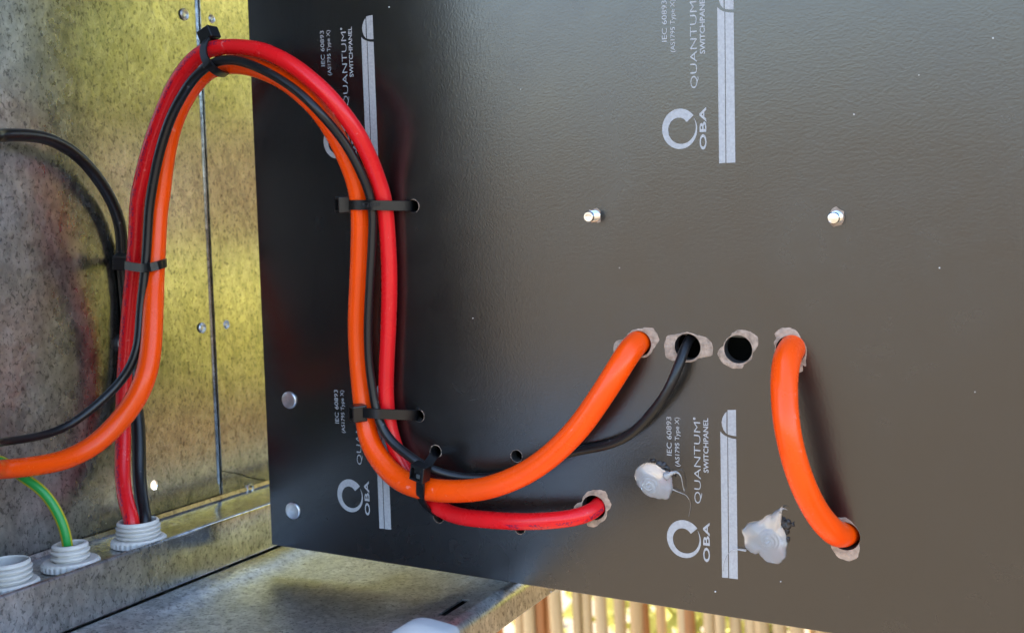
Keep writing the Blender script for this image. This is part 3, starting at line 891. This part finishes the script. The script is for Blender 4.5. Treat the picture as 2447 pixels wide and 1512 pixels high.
cable('black_cable', 'thick black cable looping in high on the left and down behind the red one', [
 ('P', (-.450, .2640, .058), .0031), (-60, 330, 33, 'Y', .335), (0, 324, 32, 'Y', .355), (67, 324, 31, 'Y', .375), (116, 333, 30, 'Y', .390), (166, 358, 30, 'Y', .405), (206, 393, 29, 'Y', .418), (240, 436, 29, 'Y', .428), (266, 480, 28, 'Y', .436), (282, 520, 28, 'Y', .441), (290, 563, 28, 'Y', .444), (291, 603, 28, 'Y', .445), (294, 653, 28, 'Y', .446), (300, 720, 28, 'Y', .447), (306, 780, 28, 'Y', .447), (312, 850, 29, 'Y', .447), (320, 930, 30, 'Y', .446), (329, 1000, 31, 'Y', .444),
 (332, 1060, 32, 'Y', .441), (333, 1140, 32, 'Y', .436), (340, 1205, 31, 'Y', .429), (348, 1250, 30, 'Y', .4235), ('P', g3 + Vector((-0.001, 0.0045, 0.005)), 0.0034), ('P', g3 + Vector((-0.001, 0.0045, 0.0012)), 0.0034)], 'black')
cable('earth_wire', 'green and yellow striped wire rising from the middle gland behind the orange cable', [
 ('P', G2 + Vector((-0.0005, 0.0, 0.0012)), 0.0025), ('P', G2 + Vector((-0.0008, -0.0005, 0.007)), 0.0025), (160, 1292, 25, 'Y', .3735), (155, 1268, 25, 'Y', .373), (144, 1237, 25, 'Y', .372), (124, 1200, 25, 'Y', .370), (94, 1166, 25, 'Y', .367), (57, 1141, 25, 'Y', .364), (25, 1118, 25, 'Y', .361), (0, 1098, 25, 'Y', .358), ('P', (-.451, .330, -.083), .0025), ('P', (-.447, .2640, -.072), .0025)], 'earth', cat='wire')

# ------------------------------------------------------------------ cable ties
UP = Vector((0, 0, 1))
def tie_head(parent, centre, ax, ay, az, sx, sy, sz):
    """square tie head: az looks out of the slotted face"""
    ax, ay, az = ax.normalized(), ay.normalized(), az.normalized()
    M = Matrix(((ax[0], ay[0], az[0], centre[0]), (ax[1], ay[1], az[1], centre[1]), (ax[2], ay[2], az[2], centre[2]), (0, 0, 0, 1)))
    bm = bmesh.new(); add_box(bm, (-sx / 2, -sy / 2, -sz / 2), (sx / 2, sy / 2, sz / 2), 0.0006, 3)
    h = obj('head', bm, 'tie', parent, M)
    b2 = bmesh.new(); add_box(b2, (-sx * 0.33, -sy * 0.32, sz * 0.12), (sx * 0.33, sy * 0.32, sz))
    boolean(h, [obj('cutter', b2, 'tie', None, M, sm=False)])
    for p in h.data.polygons:
        p.use_smooth = False
    bm = bmesh.new(); add_box(bm, (-sx * 0.24, sy * -0.02, sz * 0.10), (sx * 0.24, sy * 0.26, sz * 0.40), 0.0002, 1)
    obj('pawl', bm, 'tie', h, M)
def tie(label, base):
    return thing('cable_tie', label, 'cable tie', base, 'black nylon cable ties')
H = at_height
bu, bv = U, -VD
# over the bundle high on the board
t = tie('black cable tie round the bundle at the board\'s upper left, below the arch', H(820, 489, 0))
bm = bmesh.new(); ribbon(bm, [H(834, 490, .0095), H(846, 490, .0122), H(862, 490, .0140), H(880, 490, .0148), H(900, 491, .0142), H(922, 491, .0117), H(945, 492, .0085), H(966, 492, .0045), H(982, 493, .0008), H(988, 493, -.006), H(989, 493, -.014)], bv, 0.0050, 0.0012)
obj('strap', bm, 'tie', t, ang=15)
tie_head(t, H(822, 489, .0095), bv, (U * 0.8 - N * 0.6), -U * 0.6 - N * 0.8, 0.0084, 0.0070, 0.0080)
bm = text_mesh('K2033', 0.0, 1.0, 0.0, 1.0)                  # moulded into the strap
e0, e1 = on_board(866, 494, .0158), on_board(906, 495, .0152)
for v in bm.verts:
    ty, tx, _z = 1.0 - v.co.x, v.co.y, v.co.z
    v.co = Vector((e0.x + (e1.x - e0.x) * tx, e0.y + 0.0021 * ty, e0.z + (e1.z - e0.z) * tx))
obj('moulded_text', bm, 'tie_text', t, PM, sm=False)
# lower
t = tie('black cable tie round the bundle at the lower left print, just above the bend', H(857, 987, 0))
bm = bmesh.new(); ribbon(bm, [H(862, 986, .0150), H(872, 986, .0158), H(886, 987, .0155), H(903, 988, .0150), H(925, 989, .0120), H(950, 990, .0090), H(975, 991, .0050), H(993, 992, .0008), H(1000, 992, -.006), H(1001, 992, -.014)], bv, 0.0052, 0.0012)
obj('strap', bm, 'tie', t, ang=15)
tie_head(t, H(855, 986, .0150), bv, (U * 0.8 - N * 0.6), -U * 0.6 - N * 0.8, 0.0084, 0.0070, 0.0076)
# at the bend
t = tie('black cable tie gripping the bend of the orange cable, strap into a hole above', H(1040, 1078, 0))
wd = (U + VD * 0.35).normalized()
bm = bmesh.new(); ribbon(bm, [H(1043, 1072, -.012), H(1041, 1078, -.003), H(1034, 1090, .006), H(1025, 1104, .013), H(1017, 1116, .018)], (U * 0.8 + VD * 0.6).normalized(), 0.0046, 0.0012)
obj('strap', bm, 'tie', t, ang=15)
bm = bmesh.new(); ribbon(bm, [H(1005, 1132, .0245), H(1005, 1150, .0258), H(1004, 1168, .0250), H(1005, 1186, .0215), H(1012, 1203, .0150), H(1026, 1219, .0080), H(1041, 1231, .0010), H(1047, 1236, -.008)], wd, 0.0046, 0.0012)
obj('strap', bm, 'tie', t, ang=15)
tie_head(t, H(1004, 1127, .0245), U + VD * 0.1, -VD + U * 0.1, -N + VD * 0.1 - U * 0.25, 0.0084, 0.0084, 0.0066)
# left bundle
D = at_depth
t = tie('black cable tie round the left bundle against the steel wall', D(300, 626, .437))
bm = bmesh.new(); ribbon(bm, [D(300, 634, .4265), D(309, 636, .4255), D(322, 638, .4240), D(337, 640, .4215), D(352, 640, .4208), D(368, 637, .4225), D(384, 632, .4265), D(394, 629, .4325), D(396, 627, .4390), D(385, 624, .4450), D(350, 622, .4500), D(310, 622, .4535), D(290, 622, .4530), D(281, 624, .4480)], UP, 0.0046, 0.0012)
obj('strap', bm, 'tie', t, ang=15)
tie_head(t, D(289, 626, .4345), UP + Vector((0.12, 0, 0)), Vector((0.7, -0.7, 0)), Vector((-0.93, -0.36, 0)), 0.0078, 0.0068, 0.0074)
# top of the arch
t = tie('black cable tie on the crown of the arch, its head standing above the red cable', D(500, 95, .430))
wt = (Vector((0.93, 0, 0.36)))
bm = bmesh.new(); ribbon(bm, [D(494, 95, .4260), D(487, 106, .4235), D(485, 122, .4225), D(490, 142, .4205), D(502, 160, .4200), D(517, 172, .4240), D(532, 178, .4310), D(543, 178, .4400), D(540, 168, .4470), D(525, 140, .4470), D(510, 112, .4420), D(503, 100, .4370)], wt, 0.0044, 0.0012)
obj('strap', bm, 'tie', t, ang=15)
tie_head(t, D(499, 84, .4310), Vector((0.93, 0.0, 0.36)), Vector((0.0, 1, 0.0)), Vector((-0.36, -0.10, 0.93)), 0.0082, 0.0078, 0.0064)

# ------------------------------------------------------------------ silicone dabs
def dab(name, label, outline, centre, hmax, tails, residue, seed):
    c = L(*centre)
    t = thing(name, label, 'sealant', PM @ Vector((c.x, c.y, 0)), 'milky sealant dabs on the board')
    pol = sorted((math.atan2(L(*p).y - c.y, L(*p).x - c.x), math.hypot(L(*p).x - c.x, L(*p).y - c.y)) for p in outline)
    pol = [(a - 2 * math.pi, q) for a, q in pol] + pol + [(a + 2 * math.pi, q) for a, q in pol]
    def rad(a):
        for (a0, q0), (a1, q1) in zip(pol, pol[1:]):
            if a0 <= a <= a1:
                f = (a - a0) / max(1e-9, a1 - a0); f = f * f * (3 - 2 * f)
                return q0 + (q1 - q0) * f
    bm = bmesh.new()
    na, nr = 72, 20
    top = bm.verts.new((c.x, c.y, hmax * 0.86))
    rows = []
    for j in range(1, nr + 1):
        q = j / nr
        row = []
        for k in range(na):
            a = -math.pi + 2 * math.pi * k / na
            R = rad(a)
            rr = R * q
            h = hmax * (1 - q ** 2.6) ** 0.55 if q < 1 else 0.0
            h *= 0.62 + 0.38 * math.exp(-(rr / 0.0036) ** 2)
            h += 0.00060 * math.sin(rr / 0.0015 * 2 * math.pi + a) * math.exp(-(rr / 0.0040) ** 2) * (q < 1)
            h += 0.0008 * noise.noise(Vector((rr * math.cos(a) * 230, rr * math.sin(a) * 230, seed))) * (1 - q)
            row.append(bm.verts.new((c.x + rr * math.cos(a), c.y + rr * math.sin(a), max(h, 0.0))))
        rows.append(row)
    for k in range(na):
        bm.faces.new((top, rows[0][k], rows[0][(k + 1) % na]))
    for j in range(nr - 1):
        for k in range(na):
            bm.faces.new((rows[j][k], rows[j + 1][k], rows[j + 1][(k + 1) % na], rows[j][(k + 1) % na]))
    bm.faces.new(rows[-1][::-1])
    bmesh.ops.recalc_face_normals(bm, faces=bm.faces)
    body = obj('dab', bm, 'silicone', t, PM, ang=180)
    for tl in tails:
        path = []
        for (x, y, r, h) in tl:
            p = L(x, y); path.append((Vector((p.x, p.y, h)), r))
        bm = bmesh.new(); sweep(bm, [(PM @ p, r) for p, r in catmull(path, 0.0008)], 10, False)
        obj('strand', bm, 'silicone', body, ang=180)
    for rs in residue:
        bm = bmesh.new()
        random.seed(seed + 3)
        for (x, y, r) in rs:
            p = L(x, y)
            bmesh.ops.create_icosphere(bm, subdivisions=2, radius=1.0, matrix=Matrix.Translation((p.x, p.y, 0.0001)) @ Matrix.Rotation(random.uniform(0, 3), 4, 'Z') @ Matrix.Diagonal((r * random.uniform(1.2, 2.2), r * random.uniform(0.7, 1.3), 0.0006, 1)))
        for v in bm.verts:
            v.co += Vector((noise.noise(v.co * 900), noise.noise(v.co * 900 + Vector((5, 5, 5))), 0.4 * noise.noise(v.co * 1200))) * 0.0011
        obj('residue', bm, 'residue', t, PM, ang=180)
dab('sealant_dab', 'rounded milky sealant dab with a curled tail, left of the lower right print',
    [(200,490),(260,470),(330,480),(375,508),(415,535),(440,545),(462,585),(468,640),(473,690),(455,740),(425,783),(380,775),(310,765),(245,740),(205,690),(165,635),(150,570),(165,520)], (290, 650), 0.0042,
    [[(420, 580, 0.0022, 0.0012), (455, 562, 0.0012, 0.0018), (490, 540, 0.0007, 0.0026), (530, 536, 0.0004, 0.0030), (555, 570, 0.00028, 0.0030), (566, 640, 0.0002, 0.0026), (575, 700, 0.0002, 0.0018)],
     [(470, 688, 0.0004, 0.0008), (520, 708, 0.00018, 0.0016), (590, 735, 0.00010, 0.0018), (622, 790, 0.00009, 0.0014), (624, 840, 0.00009, 0.0010), (605, 920, 0.00009, 0.0004)]],
    [[(355, 480, 0.0012), (385, 490, 0.0014), (410, 515, 0.0013), (300, 455, 0.0010), (480, 575, 0.0010)]], 1)
dab('sealant_dab', 'larger ragged milky sealant dab with a pointed tip, right of the lower right print',
    [(1392,832),(1378,880),(1382,990),(1415,1050),(1428,1110),(1425,1180),(1405,1280),(1360,1322),(1300,1315),(1262,1305),(1215,1265),(1185,1222),(1160,1240),(1110,1215),(1080,1185),(1066,1100),(1045,1040),(1080,1000),(1200,955),(1290,905),(1350,862)], (1282, 1110), 0.0048,
    [[(1090, 1200, 0.0006, 0.0010), (1040, 1192, 0.0004, 0.0016), (985, 1185, 0.00018, 0.0020), (935, 1235, 0.00014, 0.0018), (905, 1310, 0.00013, 0.0014), (895, 1375, 0.0002, 0.0006)],
     [(1375, 880, 0.0008, 0.0012), (1388, 845, 0.0005, 0.0020), (1415, 842, 0.00014, 0.0024), (1440, 860, 0.00010, 0.0020)]],
    [[(1400, 960, 0.0012), (1420, 1000, 0.0013), (1440, 970, 0.0010), (1470, 985, 0.0008), (1425, 1050, 0.0010), (1432, 1110, 0.0010)]], 7)

# ------------------------------------------------------------------ white moulded cap in the foreground
def cap_block():
    d0 = 0.345
    M0 = at_depth(1010, 1512, d0)
    pts = [(905, 1560), (926, 1512), (1000, 1472), (1035, 1472), (1095, 1490), (1104, 1512), (1106, 1560)]
    t = thing('plastic_cap', 'pale rounded plastic corner cap on the front rail at the bottom edge', 'cap', at_depth(1010, 1560, d0))
    Mx = Matrix(((1, 0, 0, M0[0]), (0, 0, -1, M0[1]), (0, 1, 0, M0[2]), (0, 0, 0, 1)))
    Mi = Mx.inverted()
    poly = [Mi @ at_depth(x, y, d0) for x, y in ((860, 1556), (937, 1508), (985, 1479), (998, 1475), (1012, 1474), (1030, 1477), (1080, 1491), (1092, 1496), (1098, 1506), (1100, 1530), (1100, 1640), (860, 1640))]
    bm = bmesh.new()
    flat(bm, [(p.x, p.y) for p in poly], 0.0, 0.010)
    bm.normal_update()
    es = [e for e in bm.edges if all(v.co.z > 0.0099 for v in e.verts) and len(e.link_faces) == 2 and e.calc_face_angle(0) > 0.5]
    bmesh.ops.bevel(bm, geom=es, offset=0.0042, segments=5, affect='EDGES', profile=0.35)
    obj('moulded_shell', bm, 'white', t, Mx, ang=50)
    bm = bmesh.new()
    z = RAIL_Z + 0.0006
    b0 = at_depth(985, 1560, d0 + 0.006)
    add_box(bm, (b0[0] - 0.012, d0 + 0.001, z), (b0[0] + 0.016, d0 + 0.011, b0[2]), 0.001, 2)
    obj('foot', bm, 'white', t)
cap_block()

# ------------------------------------------------------------------ bamboo fence and hedge behind
FY = 1.70
fence = thing('bamboo_fence', 'sunlit screen fence of upright dry bamboo canes behind the board', 'fence', (0.3, FY, GROUND_Z))
random.seed(21)
cane_meshes = []
FZ0, FZ1 = GROUND_Z + 0.0, 0.30
def cane_mesh(k):
    rnd = random.Random(100 + k)
    r0 = rnd.uniform(0.0085, 0.0125)
    bm = bmesh.new()
    prof = []
    z = 0.0
    Hh = FZ1 - FZ0 - rnd.uniform(0, 0.05)
    nodes = []
    zz = rnd.uniform(0.05, 0.25)
    while zz < Hh:
        nodes.append(zz); zz += rnd.uniform(0.16, 0.30)
    prof.append((r0, 0.0))
    for nz_ in nodes:
        f = 1 - 0.15 * nz_ / Hh
        prof += [(r0 * f * 0.98, nz_ - 0.006), (r0 * f * 1.10, nz_ - 0.001), (r0 * f * 0.96, nz_ + 0.002), (r0 * f * 0.99, nz_ + 0.012)]
    prof.append((r0 * 0.84, Hh))
    lathe(bm, prof, 10, True, True)
    bend = rnd.uniform(-0.012, 0.012)
    for v in bm.verts:
        v.co.x += bend * math.sin(v.co.z / Hh * math.pi)
    bm.normal_update(); smooth(bm, 50)
    me = bpy.data.meshes.new('cane'); bm.to_mesh(me); bm.free()
    me.materials.append(MATS['cane'])
    return me
cane_meshes = [cane_mesh(k) for k in range(7)]
x = -1.05
while x < 2.9:
    o = bpy.data.objects.new('cane', random.choice(cane_meshes))
    C.objects.link(o)
    M = Matrix.Translation((x, FY + random.uniform(-0.006, 0.006), FZ0)) @ Matrix.Rotation(random.uniform(-0.012, 0.012), 4, 'Y') @ Matrix.Rotation(random.uniform(0, 6.28), 4, 'Z')
    place(o, M, fence)
    x += random.uniform(0.019, 0.026) + (random.uniform(0.006, 0.018) if random.random() < 0.28 else 0)
for z in (FZ0 + 0.22, FZ0 + 0.62, FZ0 + 1.05):
    bm = bmesh.new(); add_box(bm, (-1.06, FY + 0.016, z - 0.018), (2.92, FY + 0.036, z + 0.018), 0.003, 1)
    obj('batten', bm, 'wood', fence)
def hedge(name, label, lo, hi, count, size, seed, stems=14, mat='leaf', cat='hedge', tier=None):
    rnd = random.Random(seed)
    t = thing(name, label, cat, ((lo[0] + hi[0]) / 2, (lo[1] + hi[1]) / 2, GROUND_Z))
    verts, faces = [], []
    for n_ in range(count + (tier[2] if tier else 0)):
        a_, b_ = (lo, hi) if n_ < count else (tier[0], tier[1])
        c = Vector([rnd.uniform(a_[i], b_[i]) for i in range(3)])
        if noise.noise(c * 2.2) < -0.12:
            continue
        d = Vector((rnd.gauss(0, 1), rnd.gauss(0, 1), rnd.gauss(-0.3, 0.7))).normalized()
        sd_ = d.cross(Vector((rnd.gauss(0, 1), rnd.gauss(0, 1), rnd.gauss(0, 1)))).normalized()
        ln = size * rnd.uniform(0.6, 1.3); w = ln * 0.32
        nn = d.cross(sd_) * (ln * 0.12)
        b0 = len(verts)
        verts += [c, c + d * ln * 0.45 + sd_ * w + nn, c + d * ln, c + d * ln * 0.45 - sd_ * w + nn, c + d * ln * 0.5]
        faces += [(b0, b0 + 1, b0 + 4), (b0 + 1, b0 + 2, b0 + 4), (b0 + 2, b0 + 3, b0 + 4), (b0 + 3, b0, b0 + 4)]
    me = bpy.data.meshes.new('foliage'); me.from_pydata([tuple(v) for v in verts], [], faces)
    bm = bmesh.new(); bm.from_mesh(me); bpy.data.meshes.remove(me)
    o = obj('foliage', bm, mat, t, sm=False)
    o['kind'] = 'stuff'
    for k in range(stems):
        a = Vector((rnd.uniform(lo[0], hi[0]), rnd.uniform(lo[1], hi[1]), GROUND_Z))
        path = [(a, 0.014)]
        for j in range(1, 5):
            path.append((a + Vector((rnd.uniform(-0.1, 0.1), rnd.uniform(-0.1, 0.1), (hi[2] - GROUND_Z) * j / 5)), 0.014 * (1 - j / 6)))
        bm = bmesh.new(); sweep(bm, catmull(path, 0.1), 8, False)
        obj('stem', bm, 'stem', t)
hedge('leafy_hedge', 'low yellow green leafy hedge glowing in the gaps of the bamboo fence', (-1.4, 2.0, GROUND_Z + 0.05), (0.25, 2.8, 0.22), 4000, 0.085, 5)
hedge('leafy_hedge', 'taller yellow green hedge added beyond the fence for the steel wall to mirror, between the low one and the deep green one', (0.3, 2.0, GROUND_Z + 0.05), (1.10, 2.35, 0.95), 2600, 0.12, 15)  # added to give the upper steel wall something yellow to reflect
hedge('leafy_hedge', 'deep green leafy hedge added unseen beyond the fence at the right, darkening what the steel wall mirrors', (1.2, 2.0, GROUND_Z + 0.05), (4.2, 2.8, 1.7), 12000, 0.14, 6, mat='leaf_dark')  # dark foliage added to dim the left part of the wall reflection
hedge('added_golden_shrub', 'golden leafed shrub added unseen behind the board, to mirror as yellow patches in the steel wall', (0.08, 1.12, -0.16), (0.55, 1.42, 0.02), 1200, 0.06, 8, 6, cat='shrub', tier=((0.08, 1.12, 0.25), (0.52, 1.45, 0.62), 1500))  # invented shrub, its two crowns shaped for the yellow wall reflections
